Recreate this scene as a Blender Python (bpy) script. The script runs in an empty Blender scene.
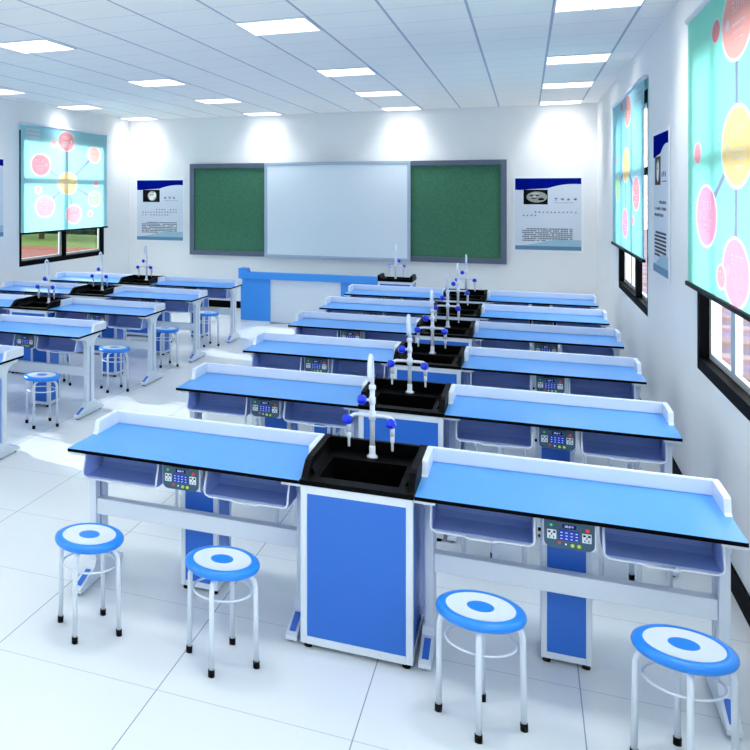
import bpy, bmesh, math, random
from mathutils import Vector, Matrix
random.seed(7)
scn = bpy.context.scene
COL = scn.collection

# ------------------------------------------------------------------ materials
def srgb(r, g, b):
    def f(c):
        c /= 255.0
        return c/12.92 if c <= 0.04045 else ((c+0.055)/1.055)**2.4
    return (f(r), f(g), f(b), 1.0)

def new_mat(name):
    m = bpy.data.materials.new(name); m.use_nodes = True
    return m, m.node_tree.nodes, m.node_tree.links, m.node_tree.nodes['Principled BSDF']

def mat(name, col, rough=0.4, spec=0.5, metal=0.0, var=0.0, scale=6.0, bump=0.0, emit=0.0, coat=0.0):
    m, N, L, P = new_mat(name)
    P.inputs['Base Color'].default_value = col
    P.inputs['Roughness'].default_value = rough
    P.inputs['Specular IOR Level'].default_value = spec
    P.inputs['Metallic'].default_value = metal
    P.inputs['Coat Weight'].default_value = coat
    if emit:
        P.inputs['Emission Color'].default_value = col
        P.inputs['Emission Strength'].default_value = emit
    if var or bump:
        tc = N.new('ShaderNodeTexCoord'); nz = N.new('ShaderNodeTexNoise')
        nz.inputs['Scale'].default_value = scale; nz.inputs['Detail'].default_value = 4
        L.new(tc.outputs['Object'], nz.inputs['Vector'])
        if var:
            mx = N.new('ShaderNodeMix'); mx.data_type = 'RGBA'
            mx.inputs[6].default_value = tuple(c*(1-var) for c in col[:3])+(1,)
            mx.inputs[7].default_value = tuple(min(1, c*(1+var)) for c in col[:3])+(1,)
            L.new(nz.outputs['Fac'], mx.inputs[0]); L.new(mx.outputs[2], P.inputs['Base Color'])
        if bump:
            b = N.new('ShaderNodeBump'); b.inputs['Strength'].default_value = bump; b.inputs['Distance'].default_value = 0.002
            L.new(nz.outputs['Fac'], b.inputs['Height']); L.new(b.outputs['Normal'], P.inputs['Normal'])
    return m

M = {}
M['white'] = mat('white_enamel', srgb(214, 224, 236), 0.35, var=0.01)
M['guard'] = mat('white_plastic_guard', srgb(220, 228, 243), 0.3, var=0.01)
M['wall'] = mat('painted_wall', srgb(238, 240, 241), 0.6, 0.3, var=0.012, scale=1.3, bump=0.05)
M['top_blue'] = mat('blue_worktop', srgb(78, 154, 232), 0.32, 0.35, var=0.015)
M['blue'] = mat('blue_panel', srgb(44, 108, 204), 0.35, 0.4, var=0.015)
M['blue_lt'] = mat('teacher_desk_blue', srgb(62, 146, 232), 0.35, 0.4, var=0.015)
M['black'] = mat('black_plastic', (0.003, 0.003, 0.004, 1), 0.5, 0.1)
M['sink'] = mat('black_resin', (0.0006, 0.0006, 0.001, 1), 0.5, 0.06, bump=0.1, scale=30)
M['edge'] = mat('black_core_edge', (0.002, 0.002, 0.003, 1), 0.6, 0.03)
M['seat_blue'] = mat('seat_blue', srgb(30, 132, 232), 0.3, 0.5)
M['seat_white'] = mat('seat_white', srgb(212, 223, 233), 0.35, 0.5)
M['bin'] = mat('tray_plastic', srgb(132, 152, 222), 0.4, 0.4, bump=0.2, scale=60)
def thin_plastic(name, col, k):
    m, N, L, P = new_mat(name); P.inputs['Base Color'].default_value = col; P.inputs['Roughness'].default_value = 0.4
    nz = N.new('ShaderNodeTexNoise'); nz.inputs['Scale'].default_value = 70; b = N.new('ShaderNodeBump'); b.inputs['Strength'].default_value = 0.25; b.inputs['Distance'].default_value = 0.002
    tc = N.new('ShaderNodeTexCoord'); L.new(tc.outputs['Object'], nz.inputs['Vector']); L.new(nz.outputs['Fac'], b.inputs['Height']); L.new(b.outputs['Normal'], P.inputs['Normal'])
    tr = N.new('ShaderNodeBsdfTranslucent'); tr.inputs['Color'].default_value = col
    ms = N.new('ShaderNodeMixShader'); ms.inputs[0].default_value = k; L.new(P.outputs[0], ms.inputs[1]); L.new(tr.outputs[0], ms.inputs[2]); L.new(ms.outputs[0], N['Material Output'].inputs[0]); return m
M['bin'] = thin_plastic('tray_plastic', srgb(172, 194, 240), 0.5)
M['knob'] = mat('knob_blue', srgb(14, 50, 225), 0.3, 0.5)
M['plate'] = mat('control_plate', srgb(56, 88, 112), 0.35, 0.4)
M['screen'] = mat('display_navy', srgb(14, 26, 110), 0.2, 0.5)
M['keypad'] = mat('keypad_blue', srgb(16, 62, 175), 0.35, 0.4)
M['green_led'] = mat('green_lamp', srgb(40, 190, 90), 0.3, emit=0.4)
M['red_led'] = mat('red_button', srgb(215, 60, 40), 0.3, emit=0.15)
M['lime'] = mat('lime_terminal', srgb(190, 225, 70), 0.3)
M['digits'] = mat('display_digits', srgb(190, 205, 255), 0.3, emit=0.8)
M['ink'] = mat('black_print', srgb(40, 44, 58), 0.6)
M['ink_grey'] = mat('grey_print', srgb(110, 120, 135), 0.6)
M['ink_blue'] = mat('blue_print', srgb(50, 60, 150), 0.6)
M['alu'] = mat('window_aluminium', srgb(205, 210, 214), 0.35, 0.5, metal=0.2)
M['board_frame'] = mat('board_frame_metal', srgb(92, 104, 124), 0.35, 0.5, metal=0.3, var=0.05)
M['wb_frame'] = mat('whiteboard_frame', srgb(165, 185, 205), 0.35, 0.5, metal=0.2)
M['whiteboard'] = mat('whiteboard_enamel', srgb(222, 234, 242), 0.25, 0.5)
M['green'] = mat('chalkboard_green', srgb(66, 118, 92), 0.7, 0.2, var=0.3, scale=30)
M['paper'] = mat('poster_paper', srgb(214, 224, 236), 0.5, 0.3)
M['paper_rim'] = mat('poster_border', srgb(240, 244, 248), 0.5, 0.3)
M['p_navy'] = mat('poster_navy', srgb(4, 20, 128), 0.7, 0.0, var=0.5, scale=5)
M['p_teal'] = mat('poster_teal', srgb(160, 196, 212), 0.5, 0.3, var=0.06)
M['p_slate'] = mat('poster_slate', srgb(96, 138, 172), 0.5, 0.3)
M['skin'] = mat('portrait_pale', srgb(222, 210, 188), 0.6, var=0.15, scale=40)
M['grey_hair'] = mat('portrait_grey', srgb(150, 156, 150), 0.6, var=0.4, scale=60)
M['base'] = mat('black_baseboard', (0.002, 0.002, 0.003, 1), 0.6, 0.03)
M['sash'] = mat('dark_window_frame', (0.002, 0.002, 0.003, 1), 0.6, 0.03)

def line_mask(N, L, sep, x0, pitch, half):
    a = N.new('ShaderNodeMath'); a.operation = 'SUBTRACT'; a.inputs[1].default_value = x0; L.new(sep, a.inputs[0])
    b = N.new('ShaderNodeMath'); b.operation = 'DIVIDE'; b.inputs[1].default_value = pitch; L.new(a.outputs[0], b.inputs[0])
    c = N.new('ShaderNodeMath'); c.operation = 'ADD'; c.inputs[1].default_value = 0.5; L.new(b.outputs[0], c.inputs[0])
    d = N.new('ShaderNodeMath'); d.operation = 'FLOORED_MODULO'; d.inputs[1].default_value = 1.0; L.new(c.outputs[0], d.inputs[0])
    e = N.new('ShaderNodeMath'); e.operation = 'SUBTRACT'; e.inputs[1].default_value = 0.5; L.new(d.outputs[0], e.inputs[0])
    f = N.new('ShaderNodeMath'); f.operation = 'ABSOLUTE'; L.new(e.outputs[0], f.inputs[0])
    g = N.new('ShaderNodeMath'); g.operation = 'LESS_THAN'; g.inputs[1].default_value = half/pitch; L.new(f.outputs[0], g.inputs[0])
    return g.outputs[0]

def grid_mat(name, base, dark1, dark2, x0, px, hx, y0, py, hy, rough, spec, var=0.02, vscale=0.8):
    m, N, L, P = new_mat(name)
    tc = N.new('ShaderNodeTexCoord'); sp = N.new('ShaderNodeSeparateXYZ'); L.new(tc.outputs['Object'], sp.inputs[0])
    mx = line_mask(N, L, sp.outputs['X'], x0, px, hx); my = line_mask(N, L, sp.outputs['Y'], y0, py, hy)
    nz = N.new('ShaderNodeTexNoise'); nz.inputs['Scale'].default_value = vscale; nz.inputs['Detail'].default_value = 3
    L.new(tc.outputs['Object'], nz.inputs['Vector'])
    c0 = N.new('ShaderNodeMix'); c0.data_type = 'RGBA'
    c0.inputs[6].default_value = tuple(c*(1-var) for c in base[:3])+(1,); c0.inputs[7].default_value = tuple(min(1, c*(1+var)) for c in base[:3])+(1,)
    L.new(nz.outputs['Fac'], c0.inputs[0])
    c1 = N.new('ShaderNodeMix'); c1.data_type = 'RGBA'; L.new(my, c1.inputs[0]); L.new(c0.outputs[2], c1.inputs[6]); c1.inputs[7].default_value = dark2
    c2 = N.new('ShaderNodeMix'); c2.data_type = 'RGBA'; L.new(mx, c2.inputs[0]); L.new(c1.outputs[2], c2.inputs[6]); c2.inputs[7].default_value = dark1
    L.new(c2.outputs[2], P.inputs['Base Color'])
    P.inputs['Roughness'].default_value = rough; P.inputs['Specular IOR Level'].default_value = spec
    return m
M['floor'] = grid_mat('polished_floor_tile', srgb(216, 223, 229), srgb(140, 154, 168), srgb(180, 192, 203), -1.395, 0.80, 0.0025, 3.523, 0.785, 0.003, 0.2, 0.4)
M['ceiling'] = grid_mat('ceiling_tile', srgb(253, 251, 247), srgb(180, 188, 204), srgb(214, 220, 228), 0.183, 0.57, 0.010, 7.0, 0.62, 0.006, 0.7, 0.2)

def glass_mat():
    m, N, L, P = new_mat('window_glass'); N.remove(P)
    out = N['Material Output']; t = N.new('ShaderNodeBsdfTransparent'); g = N.new('ShaderNodeBsdfGlossy'); g.inputs['Roughness'].default_value = 0.02
    t.inputs['Color'].default_value = (0.93, 0.96, 0.96, 1)
    mx = N.new('ShaderNodeMixShader'); mx.inputs[0].default_value = 0.05; L.new(t.outputs[0], mx.inputs[1]); L.new(g.outputs[0], mx.inputs[2]); L.new(mx.outputs[0], out.inputs[0])
    return m
M['glass'] = glass_mat()

def emit_mat(name, col, s):
    m, N, L, P = new_mat(name); N.remove(P)
    e = N.new('ShaderNodeEmission'); e.inputs['Color'].default_value = col; e.inputs['Strength'].default_value = s
    tc = N.new('ShaderNodeTexCoord'); sp = N.new('ShaderNodeSeparateXYZ'); L.new(tc.outputs['Object'], sp.inputs[0])
    k = line_mask(N, L, sp.outputs['X'], 0.0, 0.128, 0.003)
    mx = N.new('ShaderNodeMix'); mx.data_type = 'RGBA'; mx.inputs[6].default_value = col; mx.inputs[7].default_value = tuple(c*0.05 for c in col[:3])+(1,)
    L.new(k, mx.inputs[0]); L.new(mx.outputs[2], e.inputs['Color'])
    L.new(e.outputs[0], N['Material Output'].inputs[0])
    return m
PANEL_L = 2.5
M['diffuser'] = emit_mat('lit_diffuser', (1.0, 0.99, 0.97, 1), PANEL_L)

# infographic roller blind: (u,v) in metres on the fabric, origin at lower left, object X = u, Z = v
def blind_mat(name, w, h, base, edge, circles, links):
    m, N, L, P = new_mat(name); N.remove(P); W0, H0 = w, h; w = h = 1.0
    tc = N.new('ShaderNodeTexCoord'); sp = N.new('ShaderNodeSeparateXYZ'); L.new(tc.outputs['Object'], sp.inputs[0])
    cb = N.new('ShaderNodeCombineXYZ'); 
    du = N.new('ShaderNodeMath'); du.operation = 'DIVIDE'; du.inputs[1].default_value = W0; L.new(sp.outputs['X'], du.inputs[0]); L.new(du.outputs[0], cb.inputs['X'])
    dv = N.new('ShaderNodeMath'); dv.operation = 'DIVIDE'; dv.inputs[1].default_value = H0; L.new(sp.outputs['Z'], dv.inputs[0]); L.new(dv.outputs[0], cb.inputs['Y'])
    cur = None
    def mixin(fac, col):
        nonlocal cur
        mx = N.new('ShaderNodeMix'); mx.data_type = 'RGBA'; L.new(fac, mx.inputs[0])
        if cur is None: mx.inputs[6].default_value = base
        else: L.new(cur, mx.inputs[6])
        mx.inputs[7].default_value = col; cur = mx.outputs[2]
    def less(o, v):
        k = N.new('ShaderNodeMath'); k.operation = 'LESS_THAN'; k.inputs[1].default_value = v; L.new(o, k.inputs[0]); return k.outputs[0]
    for (a, b, hw, col) in links:
        A = Vector((a[0]*w, a[1]*h, 0)); B = Vector((b[0]*w, b[1]*h, 0)); d = B-A
        pa = N.new('ShaderNodeVectorMath'); pa.operation = 'SUBTRACT'; L.new(cb.outputs[0], pa.inputs[0]); pa.inputs[1].default_value = A
        dt = N.new('ShaderNodeVectorMath'); dt.operation = 'DOT_PRODUCT'; L.new(pa.outputs[0], dt.inputs[0]); dt.inputs[1].default_value = d/d.length_squared
        cl = N.new('ShaderNodeClamp'); L.new(dt.outputs['Value'], cl.inputs[0])
        sc = N.new('ShaderNodeVectorMath'); sc.operation = 'SCALE'; sc.inputs[0].default_value = d; L.new(cl.outputs[0], sc.inputs['Scale'])
        ds = N.new('ShaderNodeVectorMath'); ds.operation = 'DISTANCE'; L.new(pa.outputs[0], ds.inputs[0]); L.new(sc.outputs[0], ds.inputs[1])
        # the links flare towards both bubbles
        t2 = N.new('ShaderNodeMath'); t2.operation = 'SUBTRACT'; L.new(cl.outputs[0], t2.inputs[0]); t2.inputs[1].default_value = 0.5
        t3 = N.new('ShaderNodeMath'); t3.operation = 'MULTIPLY'; L.new(t2.outputs[0], t3.inputs[0]); L.new(t2.outputs[0], t3.inputs[1])
        t4 = N.new('ShaderNodeMath'); t4.operation = 'MULTIPLY_ADD'; L.new(t3.outputs[0], t4.inputs[0]); t4.inputs[1].default_value = hw*6; t4.inputs[2].default_value = hw
        df = N.new('ShaderNodeMath'); df.operation = 'SUBTRACT'; L.new(ds.outputs['Value'], df.inputs[0]); L.new(t4.outputs[0], df.inputs[1])
        mixin(less(df.outputs[0], 0.0), col)
    for (cx, cy, r, ring, col) in circles:
        ds = N.new('ShaderNodeVectorMath'); ds.operation = 'DISTANCE'; L.new(cb.outputs[0], ds.inputs[0]); ds.inputs[1].default_value = (cx*w, cy*h, 0)
        mixin(less(ds.outputs['Value'], r*(1+ring)), (0.95, 0.97, 1.0, 1)); mixin(less(ds.outputs['Value'], r), col)
    df = N.new('ShaderNodeBsdfDiffuse'); tr = N.new('ShaderNodeBsdfTranslucent')
    L.new(cur, df.inputs['Color']); L.new(cur, tr.inputs['Color'])
    ms = N.new('ShaderNodeMixShader'); ms.inputs[0].default_value = 0.62
    L.new(df.outputs[0], ms.inputs[1]); L.new(tr.outputs[0], ms.inputs[2]); L.new(ms.outputs[0], N['Material Output'].inputs[0])
    return m

# ------------------------------------------------------------------ mesh builder
class MB:
    def __init__(s): s.v = []; s.f = []; s.m = []; s.sm = []
    def add(s, vs, fs, mi=0, smooth=False):
        o = len(s.v); s.v += [tuple(v) for v in vs]
        for f in fs: s.f.append(tuple(i+o for i in f)); s.m.append(mi); s.sm.append(smooth)
        return s
    def box(s, x0, x1, y0, y1, z0, z1, mi=0, top=None):
        vs = [(x0,y0,z0),(x1,y0,z0),(x1,y1,z0),(x0,y1,z0),(x0,y0,z1),(x1,y0,z1),(x1,y1,z1),(x0,y1,z1)]
        s.add(vs, [(0,3,2,1),(0,1,5,4),(1,2,6,5),(2,3,7,6),(3,0,4,7)], mi); s.add(vs[4:], [(0,1,2,3)], mi if top is None else top); return s
    def bbox(s, x0, x1, y0, y1, z0, z1, b=0.004, mi=0):      # box with chamfered edges
        bm = bmesh.new(); bmesh.ops.create_cube(bm, size=1)
        for v in bm.verts: v.co = Vector(((x0+x1)/2+v.co.x*(x1-x0), (y0+y1)/2+v.co.y*(y1-y0), (z0+z1)/2+v.co.z*(z1-z0)))
        bmesh.ops.bevel(bm, geom=bm.edges[:], offset=b, segments=2, affect='EDGES', profile=0.6)
        bm.verts.index_update(); s.add([v.co for v in bm.verts], [[v.index for v in f.verts] for f in bm.faces], mi); bm.free(); return s
    def prism(s, pts, axis, a, b, mi=0):                     # polygon pts extruded along an axis; x: pts=(y,z); y: pts=(x,z); z: pts=(x,y)
        def P(p, t): return {'x': (t,p[0],p[1]), 'y': (p[0],t,p[1]), 'z': (p[0],p[1],t)}[axis]
        n = len(pts); vs = [P(p, a) for p in pts]+[P(p, b) for p in pts]
        fs = [tuple(range(n))[::-1], tuple(range(n, 2*n))]+[(i, (i+1) % n, n+(i+1) % n, n+i) for i in range(n)]
        return s.add(vs, fs, mi)
    def tube(s, pts, r, n=10, mi=0, cap=True, closed=False):
        pts = [Vector(p) for p in pts]; k = len(pts); rr = r if isinstance(r, (list, tuple)) else [r]*k
        vs = []; up = None
        for i, p in enumerate(pts):
            if closed: t = pts[(i+1) % k]-pts[i-1]
            else: t = pts[min(i+1, k-1)]-pts[max(i-1, 0)]
            t.normalize()
            if up is None: up = t.orthogonal().normalized()
            up = (up-t*up.dot(t)).normalized(); q = t.cross(up)
            for j in range(n):
                a = 2*math.pi*j/n; vs.append(p+rr[i]*(math.cos(a)*up+math.sin(a)*q))
        fs = [(i*n+j, i*n+(j+1) % n, (i+1)*n+(j+1) % n, (i+1)*n+j) for i in range(k-1) for j in range(n)]
        if closed: fs += [((k-1)*n+j, (k-1)*n+(j+1) % n, (j+1) % n, j) for j in range(n)]
        s.add(vs, fs, mi, True)
        if cap and not closed:
            s.add(vs[:n], [tuple(range(n))[::-1]], mi); s.add(vs[-n:], [tuple(range(n))], mi)
        return s
    def lathe(s, prof, c=(0,0,0), n=24, mi=0, mis=None, smooth=True):   # prof: (r,z) bottom to top
        vs = []
        for r, z in prof:
            for j in range(n):
                a = 2*math.pi*j/n; vs.append((c[0]+r*math.cos(a), c[1]+r*math.sin(a), c[2]+z))
        o = len(s.v); s.v += vs
        for i in range(len(prof)-1):
            for j in range(n):
                s.f.append((o+i*n+j, o+i*n+(j+1) % n, o+(i+1)*n+(j+1) % n, o+(i+1)*n+j)); s.m.append(mis[i] if mis else mi); s.sm.append(smooth)
        s.f.append(tuple(o+j for j in range(n))[::-1]); s.m.append(mis[0] if mis else mi); s.sm.append(False)
        s.f.append(tuple(o+(len(prof)-1)*n+j for j in range(n))); s.m.append(mis[-1] if mis else mi); s.sm.append(False)
        return s
    def ball(s, c, r, n=12, mi=0, sz=(1,1,1)):
        vs = []; fs = []
        k = n//2
        for i in range(1, k):
            t = math.pi*i/k
            for j in range(n): a = 2*math.pi*j/n; vs.append((c[0]+sz[0]*r*math.sin(t)*math.cos(a), c[1]+sz[1]*r*math.sin(t)*math.sin(a), c[2]-sz[2]*r*math.cos(t)))
        vs += [(c[0], c[1], c[2]-sz[2]*r), (c[0], c[1], c[2]+sz[2]*r)]; b = len(vs)-2
        for i in range(k-2):
            for j in range(n): fs.append((i*n+j, i*n+(j+1) % n, (i+1)*n+(j+1) % n, (i+1)*n+j))
        for j in range(n): fs.append((b, (j+1) % n, j)); fs.append((b+1, (k-2)*n+j, (k-2)*n+(j+1) % n))
        return s.add(vs, fs, mi, True)
    def xform(s, Mx): s.v = [tuple(Mx @ Vector(v)) for v in s.v]; return s
    def build(s, name, mats, parent=None, loc=(0,0,0), fix=True):
        me = bpy.data.meshes.new(name); me.from_pydata(s.v, [], s.f)
        if not isinstance(mats, (list, tuple)): mats = [mats]
        for m_ in mats: me.materials.append(m_)
        me.polygons.foreach_set('material_index', s.m); me.polygons.foreach_set('use_smooth', s.sm)
        if fix:
            bm = bmesh.new(); bm.from_mesh(me); bmesh.ops.remove_doubles(bm, verts=bm.verts, dist=1e-5); bmesh.ops.recalc_face_normals(bm, faces=bm.faces); bm.to_mesh(me); bm.free()
        me.update()
        o = bpy.data.objects.new(name, me); o.location = loc; COL.objects.link(o)
        if parent: o.parent = parent
        return o

def tag(o, label=None, cat=None, group=None, kind=None):
    if label: o['label'] = label
    if cat: o['category'] = cat
    if group: o['group'] = group
    if kind: o['kind'] = kind
    return o
def empty(name, loc=(0,0,0), rz=0):
    o = bpy.data.objects.new(name, None); o.location = loc; o.rotation_euler = (0,0,rz); o.empty_display_size = 0.1; COL.objects.link(o); return o
def copy_tree(o, parent=None):
    c = o.copy(); COL.objects.link(c)
    if parent: c.parent = parent
    for ch in list(o.children): copy_tree(ch, c)
    return c
def text_mb(txt, size, depth=0.001):
    cu = bpy.data.curves.new('t', 'FONT'); cu.body = txt; cu.size = size; cu.align_x = 'CENTER'; cu.align_y = 'CENTER'
    ob = bpy.data.objects.new('t', cu); COL.objects.link(ob)
    bpy.context.view_layer.update()
    me = bpy.data.meshes.new_from_object(ob.evaluated_get(bpy.context.evaluated_depsgraph_get()))
    vs = [v.co.copy() for v in me.vertices]; fs = [tuple(p.vertices) for p in me.polygons]
    bpy.data.objects.remove(ob); bpy.data.curves.remove(cu); bpy.data.meshes.remove(me)
    return vs, fs                                            # in XY plane

# ------------------------------------------------------------------ camera
F = 900.0; CX = 89.0; CY = 192.0; CH = 2.09
yaw = math.atan((526-CX)/F)
cam = bpy.data.cameras.new('camera'); co = bpy.data.objects.new('camera', cam); COL.objects.link(co)
cam.sensor_width = 36; cam.lens = 36*F/750; cam.shift_x = (375-CX)/750; cam.shift_y = (CY-375)/750
cam.clip_end = 300; co.location = (0, 0, CH); co.rotation_euler = (math.pi/2, 0, yaw); scn.camera = co

# ------------------------------------------------------------------ setting
XL, XR, YB, YF, HC, TW = -6.80, 0.98, 15.75, -1.6, 3.45, 0.13
def st(o): o['kind'] = 'structure'; return o
st(MB().box(XL-TW, XR+TW, YF-TW, YB+TW, -0.12, 0).build('floor', M['floor']))
st(MB().box(XL-TW, XR+TW, YF-TW, YB+TW, HC, HC+0.12).build('ceiling', M['ceiling']))
st(MB().box(XL-TW, XR+TW, YB, YB+TW, 0, HC).build('wall_back', M['wall']))
st(MB().box(XL-TW, XR+TW, YF-TW, YF, 0, HC).build('wall_front', M['wall']))
WZ0, WZ1 = 0.97, 3.02
winL = [(-0.8, 3.5), (6.55, 9.45), (11.62, 14.62)]  # first opening is unseen, added so its sunlit floor brightens the ceiling
winR = [(-1.2, 3.0), (3.95, 6.85), (9.42, 12.25)]  # first opening, beside the camera, is unseen and added for extra daylight
def side_wall(name, x0, x1, wins):
    mb = MB(); y = YF
    for a, b in wins:
        mb.box(x0, x1, y, a, 0, HC); mb.box(x0, x1, a, b, 0, WZ0); mb.box(x0, x1, a, b, WZ1, HC); y = b
    mb.box(x0, x1, y, YB, 0, HC); st(mb.build(name, M['wall'], fix=False))
side_wall('wall_left', XL-TW, XL, winL); side_wall('wall_right', XR, XR+TW, winR)
BH = 0.125
st(MB().box(XL, XL+0.014, YF, YB, 0, BH).build('baseboard_left', M['base']))
st(MB().box(XR-0.014, XR, YF, YB, 0, BH).build('baseboard_right', M['base']))
st(MB().box(XL+0.014, XR-0.014, YB-0.014, YB, 0, BH).build('baseboard_back', M['base']))

def window(n, side, a, b):
    # frame set in the wall opening; s points outwards
    s = -1 if side == 'left' else 1; X0 = XL if side == 'left' else XR
    def bx(mb, d0, d1, y0, y1, z0, z1, mi=0):
        x0, x1 = sorted((X0+s*d0, X0+s*d1)); mb.box(x0, x1, y0, y1, z0, z1, mi)
    t = 0.075
    mb = MB(); d0, d1 = 0.002, 0.055
    bx(mb, d0, d1, a, b, WZ0, WZ0+t); bx(mb, d0, d1, a, b, WZ1-t, WZ1); bx(mb, d0, d1, a, a+t, WZ0+t, WZ1-t); bx(mb, d0, d1, b-t, b, WZ0+t, WZ1-t)
    mid = (a+b)/2
    if side == 'left':
        bx(mb, d0, d1, mid-0.035, mid+0.035, WZ0+t, WZ1-t)
    else:
        bx(mb, d0, d1, a+0.36*(b-a)-0.05, a+0.36*(b-a)+0.05, WZ0+t, WZ1-t)
    bx(mb, d0+0.005, d1-0.005, a+t, b-t, 2.25, 2.32)
    o = st(mb.build('window_%d' % n, M['sash'], fix=False))
    mb = MB(); u = 0.035; e0, e1 = 0.06, 0.085
    A, B = a+t-0.03, b-t+0.03
    bx(mb, e0, e1, A, B, WZ0+t-0.02, WZ0+t+u); bx(mb, e0, e1, A, B, WZ1-t-u, WZ1-t+0.02)
    bx(mb, e0, e1, B-u-0.02, B, WZ0+t+u, WZ1-t-u); bx(mb, e0, e1, A, A+u+0.02, WZ0+t+u, WZ1-t-u)
    if side == 'left': bx(mb, e0, e1, mid-0.1, mid-0.035, WZ0+t+u, WZ1-t-u)
    else: bx(mb, e0, e1+0.01, b-0.82, b-0.70, WZ0+t+u, WZ1-t-u)
    mb.build('window_sash', M['alu'], o, fix=False)
    mb = MB(); bx(mb, 0.070, 0.074, A+0.02, B-0.02, WZ0+t, WZ1-t); mb.build('pane', M['glass'], o, fix=False)
window(1, 'left', *winL[1]); window(2, 'left', *winL[2]); window(6, 'left', *winL[0]); window(3, 'right', *winR[1]); window(4, 'right', *winR[2]); window(5, 'right', *winR[0])  # last window on each side is unseen, added to brighten the room
# ------------------------------------------------------------------ roller blinds
PINK, ROSE, SALM, MAUVE, LEMON, MINT, LINK = [srgb(*c) for c in ((253,205,212),(246,188,196),(255,214,210),(250,208,226),(255,240,198),(212,245,212),(190,196,216))]
# centre, centre height and radius as fractions of the printed face, from its lower left corner
bub_l = [(0.50,0.468,0.106,LEMON), (0.483,0.877,0.092,ROSE), (0.828,0.768,0.082,SALM), (0.20,0.635,0.098,ROSE), (0.246,0.247,0.098,MAUVE), (0.57,0.163,0.090,PINK), (0.83,0.312,0.080,MINT)]
small_l = [(0.34,0.845,0.030,SALM), (0.176,0.40,0.034,SALM), (0.85,0.47,0.028,PINK), (0.775,0.16,0.030,PINK)]
def bubs_r(low): return [(0.47,0.485,0.115,LEMON), (0.47,0.855,0.112,SALM), (0.205,0.27,0.100,low), (0.76,0.27,0.110,PINK), (0.46,0.115,0.098,MAUVE)]
small_r = [(0.30,0.87,0.035,ROSE), (0.115,0.49,0.036,PINK), (0.345,0.085,0.036,PINK), (0.72,0.09,0.030,PINK)]
bub_a = [(0.50,0.55,0.105,LEMON), (0.56,0.885,0.095,SALM), (0.22,0.40,0.085,MINT), (0.80,0.37,0.095,PINK), (0.47,0.18,0.09,MAUVE)]
small_a = [(0.37,0.94,0.028,ROSE), (0.14,0.60,0.026,PINK), (0.72,0.21,0.028,PINK)]
def blind(name, x, y0, y1, z0, z1, facing, base, label, bub, small):
    w, h = y1-y0, z1-z0; mirror = facing == 'right'
    R = {'left': 0.5*math.pi, 'right': -0.5*math.pi}[facing]     # printed face (local -Y) looks into the room
    o = empty(name, (x, y0 if facing == 'left' else y1, z0), R); tag(o, label, 'blind', 'printed roller blinds over the windows')
    cs = []; lk = []; c0 = bub[0]
    for (u, v, r, col) in bub[1:]: lk.append(((c0[0], c0[1]), (u, v), 0.010, LINK))
    for (u, v, r, col) in bub: cs.append((u, v, r, 0.09, col))
    for (u, v, r, col) in small: cs.append((u, v, r, 0.16, col))
    fm = blind_mat(name+'_fabric', w, h, base, base, cs, lk)
    mk = MB(); mk.box(0, w, -0.0008, 0.0008, 0.02, h-0.02)
    def oval(cx, cz, rx, rz, k=10): mk.prism([(cx+rx*math.cos(2*math.pi*j/k), cz+rz*math.sin(2*math.pi*j/k)) for j in range(k)], 'y', -0.0016, -0.0013, 1)
    sx = -1 if mirror else 1; tv, tf = text_mb('TITLE', 1.0)
    for i, (u, v, r, col) in enumerate(bub):
        rw, rh = r*w, r*h
        cx, cz = u*w-sx*rw*0.12, v*h+rh*0.36
        mk.add([(cx+sx*p.x*rw*0.36, -0.0014, cz+p.y*rh*0.42) for p in tv], tf, 1)
        for q in range(3):
            ww = rw*(0.42-0.06*q); mk.box(cx-ww, cx+ww, -0.0016, -0.0013, v*h-rh*(0.14+0.2*q), v*h-rh*(0.08+0.2*q), 1)
        oval(u*w+sx*rw*0.62, v*h, 0.14*rw, 0.2*rh)
        for q in range(6):
            an = math.radians((25 if i % 2 else 150)+9*q); oval(u*w+1.24*rw*math.cos(an), v*h+1.24*rh*math.sin(an), 0.045*rw, 0.05*rh, 8)
    for j in range(3):
        u0 = 0.05*w if not mirror else 0.81*w
        for q in range(7): mk.box(u0+q*0.02*w, u0+(q+0.7)*0.02*w, -0.0016, -0.0013, h*(0.94-0.035*j), h*(0.962-0.035*j), 1)
    mk.build('fabric', [fm, M['print_white']], o, fix=False)
    MB().bbox(-0.01, w+0.01, -0.016, 0.012, 0, 0.028, 0.005).build('bottom_bar', M['black'], o)
    tb = MB(); tb.tube([(-0.01, 0.004, h-0.005), (w+0.01, 0.004, h-0.005)], 0.022, 12); tb.build('roller_tube', M['white'], o)
    return o
def trans_mat(name, col, f=0.62):
    m, N, L, P = new_mat(name); N.remove(P)
    df = N.new('ShaderNodeBsdfDiffuse'); tr = N.new('ShaderNodeBsdfTranslucent'); df.inputs['Color'].default_value = col; tr.inputs['Color'].default_value = (1, 1, 1, 1)
    ms = N.new('ShaderNodeMixShader'); ms.inputs[0].default_value = f
    L.new(df.outputs[0], ms.inputs[1]); L.new(tr.outputs[0], ms.inputs[2]); L.new(ms.outputs[0], N['Material Output'].inputs[0]); return m
M['print_white'] = trans_mat('white_print', (0.97, 0.97, 1, 1))
CY_A = srgb(200, 242, 249); CY_B = srgb(198, 250, 242)
blind('roller_blind', XL+0.04, 11.60, 14.66, 1.45, 3.12, 'left', CY_A, 'cyan infographic roller blind on the left wall, lowered over a window', bub_l, small_l)
blind('roller_blind', XL+0.04, 6.45, 9.52, 1.45, 3.12, 'left', CY_A, 'roller blind on the left wall outside the frame beside the near window', bub_l, small_l)
blind('roller_blind', XR-0.035, 9.36, 12.60, 1.462, 3.12, 'right', CY_A, 'narrow-looking cyan roller blind on the right wall near the corner', bub_a, small_a)
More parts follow.
